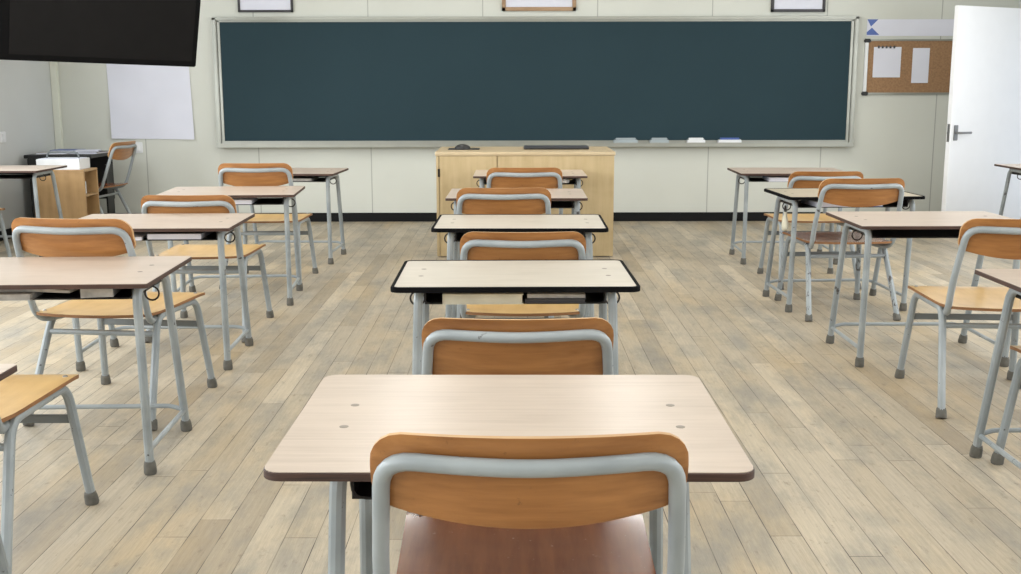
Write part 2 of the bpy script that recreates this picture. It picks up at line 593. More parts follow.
# ------------------------------------------------------------ chair
def make_chair(name, drop=0.0, ext=0.0):
    t = empty(name, (0, 0, 0))
    # seat: dished plywood shell
    bm = bmesh.new()
    nx, ny = 17, 17
    hw = .238

    def sz(u, v):
        x = abs(u)
        z = .418 - .009 * (1 - x ** 2) * math.sin(PI * min(1, max(0, (v * .5 + .5)))) + .012 * max(0, -v - .5) * 2
        z -= .014 * max(0, (v - .72) / .28) ** 2
        return z

    def sxy(u, v):
        # rounded outline
        w = hw * (1 - .07 * (1 - v) / 2)
        y = .035 + v * .295
        k = max(0, abs(v) - .84) / .16
        w -= .035 * k * k
        if v < 0:
            y -= .028 * (1 - u * u) * (-v)
        return u * w, y
    top, bot = {}, {}
    for i in range(nx):
        for j in range(ny):
            u, v_ = -math.cos(PI * i / (nx - 1)), -math.cos(PI * j / (ny - 1))
            x, y = sxy(u, v_)
            z = sz(u, v_)
            top[i, j] = bm.verts.new((x, y, z))
            bot[i, j] = bm.verts.new((x, y, z - .011))
    for i in range(nx - 1):
        for j in range(ny - 1):
            bm.faces.new((top[i, j], top[i + 1, j], top[i + 1, j + 1], top[i, j + 1]))
            bm.faces.new((bot[i, j], bot[i, j + 1], bot[i + 1, j + 1], bot[i + 1, j]))
    ring = [(i, 0) for i in range(nx - 1)] + [(nx - 1, j) for j in range(ny - 1)] + [(i, ny - 1) for i in range(nx - 1, 0, -1)] + [(0, j) for j in range(ny - 1, 0, -1)]
    for a, b_ in zip(ring, ring[1:] + ring[:1]):
        f = bm.faces.new((top[a], bot[a], bot[b_], top[b_]))
        f.material_index = 1
    finish(bm, 'seat', ['seat_wood', 'ply_edge'], t)
    # backrest
    bm = bmesh.new()
    nx, nz = 25, 8
    hw, zt, zs = .230, .780 - drop, .661 - drop - ext
    fr, bk = {}, {}
    for i in range(nx):
        x = -math.cos(PI * i / (nx - 1)) * hw
        e = hw - abs(x)
        R = .05
        top_z = zt - (R - math.sqrt(max(0, R * R - (R - e) ** 2)) if e < R else 0)
        R2 = .03
        bot_z = zs - 0.038 * (1 - (x / hw) ** 2) + (R2 - math.sqrt(max(0, R2 * R2 - (R2 - e) ** 2)) if e < R2 else 0)
        for j in range(nz):
            s = j / (nz - 1)
            z = bot_z + (top_z - bot_z) * s
            bow = -.034 * (1 - (x / hw) ** 2)
            y = -.262 - .083 * (z - .52) / (.220 - drop) + .019 + bow + .012 * (s - .5) ** 2
            fr[i, j] = bm.verts.new((x, y + .0055, z))
            bk[i, j] = bm.verts.new((x, y - .0055, z))
    for i in range(nx - 1):
        for j in range(nz - 1):
            bm.faces.new((fr[i, j], fr[i, j + 1], fr[i + 1, j + 1], fr[i + 1, j]))
            bm.faces.new((bk[i, j], bk[i + 1, j], bk[i + 1, j + 1], bk[i, j + 1]))
    ring = [(i, 0) for i in range(nx - 1)] + [(nx - 1, j) for j in range(nz - 1)] + [(i, nz - 1) for i in range(nx - 1, 0, -1)] + [(0, j) for j in range(nz - 1, 0, -1)]
    for a, b_ in zip(ring, ring[1:] + ring[:1]):
        bm.faces.new((fr[a], fr[b_], bk[b_], bk[a])).material_index = 1
    finish(bm, 'backrest', ['back_wood', 'back_edge'], t)
    # back frame: one bent tube, an arch that turns forward beneath the seat
    zt = .740 - drop
    half = [(.180, .12, .388), (.186, -.08, .386), (.222, -.215, .392), (.226, -.262, .52), (.211, -.345, zt)]
    mid = [(.11, -.372, zt - .001), (0, -.380, zt - .004), (-.11, -.372, zt - .001)]
    path = [Vector(p) for p in half] + [Vector(p) for p in mid] + [Vector((-p[0], p[1], p[2])) for p in reversed(half)]
    rad = [.05, .06, .08, .075, .05, .05, .05, .075, .08, .06, .05]
    mtube('back_frame', fillet(path, rad), .0132, 'steel', t, 12)
    for s in (-1, 1):
        rf, rb = Vector((s * .245, -.30, .012)), Vector((s * .212, -.125, .398))
        fb, ff = Vector((s * .212, .245, .392)), Vector((s * .240, .31, .012))
        full = fillet([rf, rb, fb, ff], .06, 7)
        n = len(full)
        mid_a, mid_b = full[:9], full[n - 9:]
        lr = mtube('leg', mid_a, .0145, 'steel', t, 10)
        lf = mtube('leg', mid_b[::-1], .0145, 'steel', t, 10)
        mtube('seat_rail', [full[8], full[n - 9]], .0145, 'steel', t, 10)
        for leg, (f_, up) in ((lr, (rf, rb)), (lf, (ff, fb))):
            d = (up - f_).normalized()
            bm = bmesh.new()
            base = Vector((f_.x, f_.y, 0))
            lathe(bm, [(.019, 0), (.021, .005), (.020, .028), (.0175, .040), (.015, .042)], 0, 0, 14, axis=(base, Vector((d.x, d.y, d.z))))
            for v_ in bm.verts:
                v_.co.z = max(v_.co.z, 0.0)
            finish(bm, 'rubber_foot', 'rubber', leg)
    k = (.335 - .012) / (.398 - .012)
    y_, x_ = -.30 + .175 * k, .245 - .033 * k
    mtube('stretcher', [(-x_, y_, .335), (x_, y_, .335)], .011, 'steel', t, 8)
    y_ = .31 - .065 * .70
    bm = bmesh.new()
    box(bm, -.222, .222, y_ - .005, y_ + .005, .272, .298, .002)
    finish(bm, 'crossbar', 'flat_bar', t)
    for sx_, sy_ in ((-1, -1), (1, -1), (-1, 1), (1, 1)):
        bm = bmesh.new()
        x, y = sx_ * .208, .035 + sy_ * .22
        z = sz(.9, sy_ * .75) + .001
        lathe(bm, [(.008, z - .004), (.008, z), (.004, z + .003)], x, y, 10)
        finish(bm, 'rivet', 'chrome', t)
    return t


# ------------------------------------------------------------ desk
TOP = .6594


def make_desk(name, kind, leg_x, foot_x, W=None, D=None, R=None):
    t = empty(name, (0, 0, 0))
    W, D = (W or .78, D or .576) if kind == 'brown' else (.765, .548)
    th = .016
    lam = {'brown': 'laminate', 'black': 'cream_laminate', 'tan': 'tan_laminate'}[kind]
    edge = 'brown_edge' if kind == 'brown' else 'black_edge'
    R = R or (.012 if kind == 'brown' else .03)
    bm = bmesh.new()
    slab(bm, rrect(W - .004, D - .004, R), TOP - th + .003, TOP)
    top = finish(bm, 'desktop', lam, t)
    # edge band: ring around the top
    bm = bmesh.new()
    e = .006 if kind == 'brown' else .012
    outer, inner = rrect(W, D, R + .002), rrect(W - 2 * e, D - 2 * e, max(R - e, .006))
    dz = -.0012 if kind == 'brown' else .0012
    prof = [(inner, TOP - th + .001), (outer, TOP - th + .001), (outer, TOP - .003), ([(a[0] * .995, a[1] * .995) for a in outer], TOP + dz), (inner, TOP + dz)]
    rings = [[bm.verts.new((p[0], p[1], z)) for p in pts] for pts, z in prof]
    n = len(outer)
    for a, b_ in zip(rings, rings[1:] + rings[:1]):
        for k in range(n):
            bm.faces.new((a[k], a[(k + 1) % n], b_[(k + 1) % n], b_[k]))
    finish(bm, 'edge_band', edge, top)
    zb = TOP - th
    # book tray below, open on the pupil's side
    bm = bmesh.new()
    hx = leg_x - .018
    y0, y1 = -.19, .17
    z0 = zb - (.072 if leg_x < .29 else .050)
    box(bm, -hx, hx, y0, y1, z0, z0 + .004)
    box(bm, -hx, -hx + .004, y0, y1, z0 + .004, zb - .001)
    box(bm, hx - .004, hx, y0, y1, z0 + .004, zb - .001)
    box(bm, -hx, hx, y1 - .006, y1, z0 + .006, zb - .001)
    tube(bm, fillet([(-hx, y0, zb - .012), (-hx, y0, z0 + .002), (hx, y0, z0 + .002), (hx, y0, zb - .012)], .025, 4), .0028, 6)
    finish(bm, 'book_tray', 'plastic_black', t, smooth=False)
    for s in (-1, 1):
        nf, nt_ = Vector((s * foot_x, -.169, .012)), Vector((s * leg_x, -.215, zb - .015))
        ft, ff = Vector((s * leg_x, .115, zb - .015)), Vector((s * foot_x, .305, .012))
        full = fillet([nf, nt_, ft, ff], .05, 7)
        n = len(full)
        ln = mtube('leg', full[:9], .0145, 'steel', t, 10)
        lf = mtube('leg', full[n - 9:][::-1], .0145, 'steel', t, 10)
        mtube('top_rail', [full[8], full[n - 9]], .0145, 'steel', t, 10)
        for leg, f_, up in ((ln, nf, nt_), (lf, ff, ft)):
            d = (up - f_).normalized()
            bm = bmesh.new()
            lathe(bm, [(.019, 0), (.021, .006), (.020, .032), (.0175, .044), (.015, .046)], 0, 0, 14, axis=((f_.x, f_.y, 0), d))
            for v_ in bm.verts:
                v_.co.z = max(v_.co.z, 0.0)
            finish(bm, 'rubber_foot', 'rubber', leg)
        # floor bar along the side
        kk = .075 / zb
        a = nf.lerp(nt_, kk)
        b_ = ff.lerp(ft, kk)
        mtube('side_bar', [a, b_], .009, 'steel', t, 8)
        # bag hook: open wire ring
        cx_, cz = s * (leg_x + .012), zb - .050
        pts = []
        for q in range(15):
            an = math.radians(100 + 290 * q / 14)
            pts.append((cx_ - s * .023 * math.cos(an), -.09, cz + .023 * math.sin(an)))
        mtube('bag_hook', pts, .0032, 'wire', t, 6)
    kk = .075 / zb
    a = Vector((foot_x, .305, .012)).lerp(Vector((leg_x, .115, zb)), kk)
    mtube('cross_bar', fillet([(-a.x, a.y, a.z), (-a.x + .05, a.y + .012, a.z + .012), (a.x - .05, a.y + .012, a.z + .012), (a.x, a.y, a.z)], .02, 3), .009, 'steel', t, 8)
    for s in (-1, 1):
        for y in (-.055, .082):
            bm = bmesh.new()
            lathe(bm, [(.0085, TOP - .003), (.0085, TOP + .0005), (.005, TOP + .0008)], s * .302 + (.004 if leg_x < .29 else 0), y - (.008 if leg_x < .29 else 0), 10)
            finish(bm, 'screw', 'screw', t)
    return t


protoA = make_desk('school_desk', 'brown', .285, .32, .790, .608, .03)
props(protoA, 'pale laminate desk with brown edge in the front of the picture, nearest centre desk', 'desk', 'school desks')
protoA.location = (-.002, 1.981, 0)
protoA.rotation_euler.z = -.008
D_W = make_desk('school_desk', 'brown', .335, .33)
D_B = make_desk('school_desk', 'black', .30, .325)
D_T = make_desk('school_desk', 'tan', .33, .33)
first = {id(D_W): True, id(D_B): True, id(D_T): True}
DG = 'school desks'


def put(proto, x, y, rz, label, cat, group, flags=first):
    o = proto if flags.pop(id(proto), None) else copy_tree(proto)
    o.location = (x, y, 0)
    o.rotation_euler = (0, 0, rz)
    props(o, label, cat, group)
    return o


DESKS = {
    'L1': (D_W, -1.530, 3.669, .034, 'pale brown-edged desk at left cut by the picture edge, magazines in its tray'),
    'L2': (D_W, -1.617, 5.050, .027, 'second pale desk from the front in the left row, white papers in its tray'),
    'L3': (D_W, -1.635, 6.536, .07, 'third pale desk in the left row with crumpled wrapper in its tray'),
    'L4': (D_W, -1.620, 8.104, -.05, 'farthest desk of the left row, close to the chalkboard wall'),
    'L0': (D_W, -1.478, 2.10, 0, 'desk of which only a dark corner shows at the lower left picture edge'),
    'D': (D_W, .034, 6.346, -.010, 'fourth desk in the centre row, brown edged, behind the smaller black-edged desk'),
    'E': (D_W, .133, 7.858, 0, 'last desk of the centre row, directly before the wooden podium'),
    'R1': (D_W, 1.918, 5.093, .002, 'pale brown-edged desk with empty black tray on the right side'),
    'R3': (D_W, 2.002, 8.043, -.022, 'farthest desk of the right row beneath the chalkboard corner'),
    'R0': (D_W, 1.931, 3.366, -.004, 'desk cut off by the right picture edge, only its left corner visible'),
    'LL': (D_W, -3.850, 8.42, 0, 'desk against the left wall before the small wooden cabinet'),
    'RR': (D_W, 4.152, 8.40, 0, 'distant desk at the right picture edge in front of the open white door'),
    'B': (D_B, .012, 3.588, .008, 'cream desk with thick black rubber edge, second in the centre row'),
    'C': (D_B, .041, 4.998, -.011, 'cream desk with black rubber edge, third in the centre row'),
    'R2': (D_T, 1.894, 6.355, .047, 'tan desk with black rubber edge and pouch on its hook, right row'),
}
for k, (pr, x, y, rz, lab) in DESKS.items():
    put(pr, x, y, rz, lab, 'desk', DG)

C_T = make_chair('school_chair')
C_L = make_chair('school_chair', .035)
C_H = make_chair('school_chair', -.018)
C_B = make_chair('school_chair', .056, .045)
cf = {id(C_T): True, id(C_L): True, id(C_H): True, id(C_B): True}
CG = 'school chairs'
CHAIRS = {
    'A': (C_T, .026, 1.856, 0, 'nearest school chair with glossy worn brown seat, back to the viewer', 'brown_seat'),
    'L1': (C_T, -1.528, 2.935, 0, 'chair at the lower left picture edge showing only yellow seat and legs', None),
    'L2': (C_H, -1.548, 4.31, -.12, 'orange-backed chair tucked in the second left desk, behind the magazines desk', None),
    'L3': (C_L, -1.575, 5.73, .0, 'orange-backed chair at the third desk of the left row', None),
    'L4': (C_H, -1.58, 7.21, .0, 'orange-backed chair at the farthest desk of the left row', None),
    'R1': (C_T, 1.92, 4.40, -.07, 'orange-backed chair at the right picture edge at the desk with empty tray', None),
    'R2': (C_T, 1.848, 6.22, .05, 'turned chair with badly chipped legs and brown seat, in the right row', 'brown_seat'),
    'R3': (C_L, 1.94, 7.17, 0, 'farthest orange-backed chair of the right row, behind the chipped chair', None),
    'R0': (C_T, 1.885, 3.29, 0, 'chair cut by the right picture edge, only seat corner and a leg visible', None),
    'D': (C_T, -.034, 5.70, 0, 'orange-backed chair at the fourth desk of the centre row', None),
    'E': (C_T, .083, 7.05, 0, 'orange-backed chair nearest the podium, at the last centre desk', None),
    'LL': (C_T, -3.83, 7.58, 0, 'chair at the wall desk, barely showing at the left picture edge', None),
    'RR': (C_T, 4.19, 8.30, 0, 'chair under the distant desk by the open white door', None),
    'side': (C_H, -3.66, 9.66, 1.45, 'chair turned sideways at the black corner desk by the wall poster', 'brown_seat'),
    'B': (C_B, .016, 2.92, 0, 'orange-backed chair at the first black-edged cream desk, second in the centre row', None),
    'C': (C_L, .044, 4.33, 0, 'orange-backed chair at the second black-edged cream desk, third in the centre row', None),
}
CH = {}
for k, (pr, x, y, rz, lab, sm) in CHAIRS.items():
    CH[k] = (put(pr, x, y, rz, lab, 'chair', CG, cf), sm)
for k, (o, sm) in CH.items():
    if sm:
        recolour(o, 'seat', sm)
for ch in CH['R2'][0].children:
    if ch.name.split('.')[0] == 'leg':
        ch.material_slots[0].link = 'OBJECT'
        ch.material_slots[0].material = M['chipped']


# ------------------------------------------------------------ things in the trays
def book(name, d, x, y, z, w, l, h, rz, cover, pages, label, cat, group=None):
    """d = desk key, local position in that desk's tray"""
    _, X, Y, A, _l = DESKS[d]
    px, py = X + x * math.cos(A) - y * math.sin(A), Y + x * math.sin(A) + y * math.cos(A)
    o = empty(name, (px, py, z), A + rz)
    bm = bmesh.new()
    box(bm, -w / 2, w / 2, -l / 2, l / 2, 0, .002)
    box(bm, -w / 2, w / 2, -l / 2, l / 2, h - .002, h)
    box(bm, -w / 2, -w / 2 + .002, -l / 2, l / 2, .002, h - .002)
    finish(bm, 'cover', cover, o, smooth=False)
    bm = bmesh.new()
    box(bm, -w / 2 + .0025, w / 2 - .004, -l / 2 + .003, l / 2 - .003, .002, h - .002)
    finish(bm, 'pages', pages, o, smooth=False)
    props(o, label, cat, group)
    return o


def sheets(name, d, x, y, z, w, l, h, rz, m_, label, wav=.006, cat='paper'):
    _, X, Y, A, _l = DESKS[d]
    px, py = X + x * math.cos(A) - y * math.sin(A), Y + x * math.sin(A) + y * math.cos(A)
    bm = bmesh.new()
    nx, ny = 14, 10
    ph = random.random() * 6
    T, B_ = {}, {}
    for i in range(nx):
        for j in range(ny):
            u, v_ = (i / (nx - 1) - .5) * w, (j / (ny - 1) - .5) * l
            zz = wav * (math.sin(u * 22 + ph) * math.cos(v_ * 17 + ph) + 1)
            T[i, j] = bm.verts.new((u, v_, zz + h))
            B_[i, j] = bm.verts.new((u, v_, zz * .25))
    for i in range(nx - 1):
        for j in range(ny - 1):
            bm.faces.new((T[i, j], T[i + 1, j], T[i + 1, j + 1], T[i, j + 1]))
            bm.faces.new((B_[i, j], B_[i, j + 1], B_[i + 1, j + 1], B_[i + 1, j]))
    ring = [(i, 0) for i in range(nx - 1)] + [(nx - 1, j) for j in range(ny - 1)] + [(i, ny - 1) for i in range(nx - 1, 0, -1)] + [(0, j) for j in range(ny - 1, 0, -1)]
    for a, b_ in zip(ring, ring[1:] + ring[:1]):
        bm.faces.new((T[a], B_[a], B_[b_], T[b_]))
    o = finish(bm, name, m_)
    o.location = (px, py, z)
    o.rotation_euler = (0, 0, A + rz)
    props(o, label, cat)
    return o


ZT = TOP - .016 - .050 + .0046       # tray floor, brown-edged
ZTB = TOP - .016 - .050 + .0046     # tray floor, black-edged
book('magazine', 'L1', -.12, -.10, ZT, .24, .26, .020, .05, 'paper_grey', 'paper_grey', 'grey magazine lowest in the tray of the big left desk', 'magazine')
sheets('magazine', 'L1', .02, -.08, ZT + .0205, .24, .24, .008, -.12, 'paper_grey', 'wavy open magazine on top of the grey one in the left desk tray', .005, 'magazine')
sheets('crumpled_paper', 'L1', .195, -.10, ZT, .10, .20, .026, .1, 'paper_grey', 'crumpled grey papers at the right end of the left desk tray', .008)
sheets('paper_sheet', 'L2', -.14, -.10, ZT, .24, .28, .010, .1, 'paper', 'white loose sheets sticking out of the second left desk tray', .005)
book('notebook', 'L2', .13, -.08, ZT, .24, .25, .028, 0, 'cover_dark', 'paper', 'dark covered notebook beside the white sheets in the second left desk', 'notebook')
sheets('plastic_wrapper', 'L3', .02, -.11, ZT, .24, .22, .016, 0, 'paper', 'crumpled pale wrapper in the tray of the third left desk', .009, 'wrapper')
book('textbook', 'L4', .05, -.08, ZT, .34, .24, .022, 0, 'cover_dark', 'paper_grey', 'dark textbook in the tray of the farthest left desk', 'book')
book('textbook', 'B', -.10, -.09, ZTB, .25, .26, .032, 0, 'paper_cream', 'paper_cream', 'thick cream textbook filling the left half of the black-edged desk tray', 'book')
book('textbook', 'B', .125, -.08, ZTB, .19, .25, .014, 0, 'cover_dark', 'cover_dark', 'dark textbook lying at right in the first black-edged desk tray', 'book')
sheets('paper_stack', 'B', .125, -.08, ZTB + .0145, .18, .24, .010, .02, 'paper_grey', 'grey papers on top of the dark textbook in the cream desk', .003)
sheets('crumpled_paper', 'R2', -.12, -.10, ZTB, .20, .24, .022, .1, 'paper', 'crumpled white papers in the tray of the tan right desk', .007)
book('notebook', 'R2', .08, -.08, ZTB, .18, .24, .020, 0, 'cover_blue', 'paper', 'blue notebook in the tray of the tan desk', 'notebook')
book('textbook', 'R3', .0, -.10, ZT, .36, .26, .028, 0, 'paper', 'paper', 'white textbook in the tray of the farthest right desk', 'book')
# balled tissue in the last centre desk
bm = bmesh.new()
bmesh.ops.create_icosphere(bm, subdivisions=3, radius=.024)
for v_ in bm.verts:
    v_.co *= 1 + .16 * math.sin(v_.co.x * 260 + 1) * math.sin(v_.co.y * 230) + .1 * math.sin(v_.co.z * 300)
    v_.co.x *= 1.15
    v_.co.z *= .62
o = finish(bm, 'tissue_ball', 'white_plastic')
o.location = (.133 + .245, 7.858 - .175, ZT + .018)
props(o, 'small balled white tissue at the right of the last centre desk tray', 'tissue')
# stickers on two backs and the pouch on the tan desk


def sticker(d, x, z, w, h, label):
    pr, X, Y, A, _l, _s = CHAIRS[d]
    bm = bmesh.new()
    k = -.034 * (1 - (x / .23) ** 2)
    y = -.262 - .083 * (z - .52) / .226 + .019 + k - .0064
    box(bm, x - w / 2, x + w / 2, y - .0008, y + .0008, z - h / 2, z + h / 2, .0005, rot=None)
    o = finish(bm, 'sticker', 'paper_cream', CH[d][0])
    o['label'] = label


sticker('E', .075, .618, .05, .022, 'cream paper sticker low on the backrest')
sticker('D', .01, .612, .055, .014, 'cream paper sticker low on the backrest')
p_ = empty('cloth_pouch', (1.894 - .345, 6.355 - .11, .50), .05)
bm = bmesh.new()
R_ = []
for z, r in ((-.075, .018), (-.06, .036), (-.02, .040), (.02, .03), (.045, .014), (.06, .02)):
    R_.append((r * .8, z * .8 + .012))
lathe(bm, R_, 0, 0, 16)
for v_ in bm.verts:
    v_.co.x *= .55
    v_.co.y += .006 * math.sin(v_.co.z * 80)
finish(bm, 'bag_body', 'paper_cream', p_)
mtube('cord', fillet([(0, -.012, .045), (0, -.006, .095), (0, .012, .095), (0, .014, .045)], .02, 4), .003, 'wire', p_, 6)
props(p_, 'small pale cloth pouch hanging from the hook of the tan desk', 'pouch')

# ------------------------------------------------------------ podium
PX0, PX1, PY0, PY1, PZ = -.560, .775, 8.24, 9.0, .783
t = empty('teacher_podium', ((PX0 + PX1) / 2, (PY0 + PY1) / 2, 0))
hx, hy = (PX1 - PX0) / 2, (PY1 - PY0) / 2
sx0 = -.10 - t.location.x
mbox('cabinet_body', (-hx + .012, hx - .012, -hy + .022, hy - .02, .03, PZ - .028), 'podium_wood', t)
mbox('plinth', (-hx + .03, hx - .03, -hy + .03, hy - .04, 0, .03), 'plastic_black', t)
bm = bmesh.new()
slab(bm, rrect(2 * hx, 2 * hy, .012, 4), PZ - .028, PZ, .004)
finish(bm, 'podium_top', 'podium_top', t)
mbox('front_panel', (-hx + .032, sx0 - .003, -hy + .004, -hy + .0215, .006, PZ - .030), 'podium_wood', t, bev=.002)
mbox('front_panel', (sx0 + .003, hx - .010, -hy + .004, -hy + .0215, .006, PZ - .030), 'podium_wood', t, bev=.002)
mbox('side_post', (-hx + .008, -hx + .028, -hy + .004, -hy + .0215, .006, PZ - .030), 'podium_wood', t, bev=.002)
mbox('lock_plate', (-hx + .020, -hx + .036, -hy - .001, -hy + .0035, .60, .66), 'wire', t, bev=.001)
props(t, 'pale wooden teacher podium standing before the chalkboard', 'podium')
# closed laptop and mouse on the podium
l = empty('laptop', (.35, 8.66, PZ), .0)
bm = bmesh.new(); slab(bm, rrect(.50, .24, .02), .002, .012, .002); finish(bm, 'base', 'plastic_black', l)
bm = bmesh.new(); slab(bm, rrect(.50, .24, .02), .013, .021, .002); finish(bm, 'lid', 'cover_dark', l)
props(l, 'closed dark laptop lying on the podium top', 'laptop')
l = empty('mouse_pad', (-.36, 8.62, PZ))
bm = bmesh.new(); slab(bm, rrect(.24, .20, .02), 0, .005, .001); finish(bm, 'mat', 'plastic_black', l)
props(l, 'black mouse pad on the left of the podium top', 'mouse pad')
bm = bmesh.new()
bmesh.ops.create_uvsphere(bm, u_segments=20, v_segments=12, radius=1)
for v_ in bm.verts:
    v_.co = Vector((v_.co.x * .062, v_.co.y * .045, max(v_.co.z, 0) * .036))
bmesh.ops.remove_doubles(bm, verts=bm.verts, dist=1e-5)
o = finish(bm, 'computer_mouse', 'plastic_black')
o.location = (-.37, 8.60, PZ + .0055)
props(o, 'black domed mouse on the pad on the podium', 'computer mouse')

# ------------------------------------------------------------ chalkboard
BX0, BX1, BZ0, BZ1 = -2.736, 3.193, .703, 1.885
t = empty('chalkboard', ((BX0 + BX1) / 2, YF, BZ0))
hw, H_ = (BX1 - BX0) / 2, BZ1 - BZ0
mbox('writing_surface', (-hw + .03, hw - .03, -.028, -.004, .03, H_ - .02), 'board', t, bev=0)
for s in (-1, 1):
    bm = bmesh.new()
    a, b_ = sorted((s * hw, s * (hw - .038)))
    box(bm, a, b_, -.055, 0, -.0, H_, .006)
    a, b_ = sorted((s * (hw - .040), s * (hw - .066)))
    box(bm, a, b_, -.036, 0, .0, H_ - .01, .003)
    finish(bm, 'frame_side', 'alu', t)
bm = bmesh.new()
box(bm, -hw, hw, -.055, 0, H_ - .028, H_ + .004, .006)
box(bm, -hw + .03, hw - .03, -.036, -.01, H_ - .042, H_ - .027, .002)
finish(bm, 'frame_top', 'alu', t)
bm = bmesh.new()
box(bm, -hw + .01, hw - .01, -.11, 0, .0, .026, .005)
box(bm, -hw + .01, hw - .01, -.112, -.102, .0, .040, .003)
box(bm, -hw + .04, hw - .04, -.034, -.012, .026, .058, .002)
finish(bm, 'chalk_ledge', 'alu', t)
props(t, 'long dark green chalkboard in an aluminium frame on the front wall', 'chalkboard')
LZ = BZ0 + .027
for (x0, x1, felt, cap, lab) in ((.957, 1.182, 'eraser_felt', 'eraser_felt', 'widest pale grey board eraser on the chalk ledge, nearest the podium'),
                                 (1.294, 1.471, 'eraser_felt', 'eraser_felt', 'grey board eraser second from the podium on the ledge'),
                                 (1.64, 1.808, 'white_plastic', 'white_plastic', 'bright white board eraser on the chalk ledge'),
                                 (1.93, 2.145, 'white_plastic', 'cover_blue', 'white board eraser with blue top, rightmost on the ledge')):
    e_ = empty('board_eraser', ((x0 + x1) / 2, YF - .068, LZ))
    w = (x1 - x0) / 2
    bm = bmesh.new(); box(bm, -w, w, -.028, .028, 0, .038, .005); finish(bm, 'felt_pad', felt, e_)
    bm = bmesh.new(); box(bm, -w * .86, w * .86, -.022, .022, .038, .056, .007); finish(bm, 'handle', cap, e_)
    props(e_, lab, 'eraser', 'erasers on the chalk ledge')

# ------------------------------------------------------------ frames above the board


def picture(x0, x1, z0, fw, frame, label, h=.36):
    t = empty('picture_frame', ((x0 + x1) / 2, YF, z0))
    w = (x1 - x0) / 2
    bm = bmesh.new()
    box(bm, -w, -w + fw, -.03, 0, 0, h, .004)
    box(bm, w - fw, w, -.03, 0, 0, h, .004)
    box(bm, -w, w, -.03, 0, 0, fw, .004)
    box(bm, -w, w, -.03, 0, h - fw, h, .004)
    finish(bm, 'frame', frame, t)
    mbox('print', (-w + fw * .8, w - fw * .8, -.014, -.004, fw * .8, h - fw * .8), 'paper', t, bev=0)
    props(t, label, 'picture frame')


picture(-2.497, -1.993, 1.932, .020, 'frame_black', 'black-framed white print above the left part of the chalkboard')
picture(-.078, .601, 1.939, .035, 'frame_wood', 'wood-framed white print above the middle of the chalkboard')
picture(2.388, 2.883, 1.926, .025, 'frame_black', 'dark-framed white print above the right part of the chalkboard')

# ------------------------------------------------------------ poster, socket, switch
bm = bmesh.new()
P00, P10, P01, P11 = Vector((-3.728, 0, .785)), Vector((-2.955, 0, .775)), Vector((-3.745, 0, 1.62)), Vector((-2.985, 0, 1.62))
nx, nz = 16, 16
F_, K_ = {}, {}
for i in range(nx):
    for j in range(nz):
        u, v_ = i / (nx - 1), j / (nz - 1)
        p = P00.lerp(P10, u).lerp(P01.lerp(P11, u), v_)
        cu = .022 * (1 - v_) ** 3 * (2 * u - 1) ** 2 + .004 * math.sin(u * 7) * (1 - v_)
        F_[i, j] = bm.verts.new((p.x, YF - .006 - abs(cu), p.z))
        K_[i, j] = bm.verts.new((p.x, YF - .0045 - abs(cu), p.z))
for i in range(nx - 1):
    for j in range(nz - 1):
        bm.faces.new((F_[i, j], F_[i + 1, j], F_[i + 1, j + 1], F_[i, j + 1]))
        bm.faces.new((K_[i, j], K_[i, j + 1], K_[i + 1, j + 1], K_[i + 1, j]))
ring = [(i, 0) for i in range(nx - 1)] + [(nx - 1, j) for j in range(nz - 1)] + [(i, nz - 1) for i in range(nx - 1, 0, -1)] + [(0, j) for j in range(nz - 1, 0, -1)]
for a, b_ in zip(ring, ring[1:] + ring[:1]):
    bm.faces.new((F_[a], K_[a], K_[b_], F_[b_]))
o = finish(bm, 'wall_poster', 'paper')
props(o, 'large blank white poster on the wall below the television', 'poster')
t = empty('wall_socket', (-3.50, YF, .70))
mbox('cover_plate', (-.05, .05, -.012, 0, -.05, .05), 'white_plastic', t, bev=.004)
mbox('socket_body', (-.032, .032, -.03, -.0125, -.03, .03), 'white_plastic', t, bev=.006)
props(t, 'white wall socket on the front wall beside the sideways chair', 'socket')
t = empty('wall_switch', (XL, 9.36, .85))
mbox('switch_plate', (0, .012, -.05, .05, -.045, .045), 'white_plastic', t, bev=.004)
mbox('rocker', (.0125, .02, -.025, .025, -.03, .03), 'white_plastic', t, bev=.003)
props(t, 'small white switch on the left wall at the picture edge', 'switch')

# ------------------------------------------------------------ television
A_, T_ = math.radians(46), math.radians(14)
t = empty('television', (-3.521, 7.85, 1.445))
e_ = Vector((math.cos(A_), math.sin(A_), -.022)).normalized()
n_ = Vector((math.sin(A_), -math.cos(A_), 0))
up = Vector((0, 0, math.cos(T_))) + n_ * math.sin(T_)
fw_ = n_ * math.cos(T_) - Vector((0, 0, math.sin(T_)))
RM = Matrix(((e_.x, -fw_.x, up.x, 0), (e_.y, -fw_.y, up.y, 0), (e_.z, -fw_.z, up.z, 0), (0, 0, 0, 1)))
bm = bmesh.new()
box(bm, -.03, 1.5, 0, .06, 0, .88, .008, rot=RM)
finish(bm, 'housing', 'tv_black', t)
bm = bmesh.new()
box(bm, .045, 1.455, -.003, .0, .045, .835, 0, rot=RM)
finish(bm, 'screen', 'tv_screen', t, smooth=False)
bm = bmesh.new()
box(bm, .5, 1.0, .06, .085, .3, .7, .005, rot=RM)
pc = RM @ Vector((.75, .12, .5))
tube(bm, [pc + Vector((0, 0, -.12)), (pc.x, pc.y, ZC - 1.445)], .025, 12)
tube(bm, [RM @ Vector((.75, .08, .5)), pc], .02, 10)
finish(bm, 'ceiling_mount', 'tv_black', t)
props(t, 'black wall television tilted downward in the upper left corner', 'television')

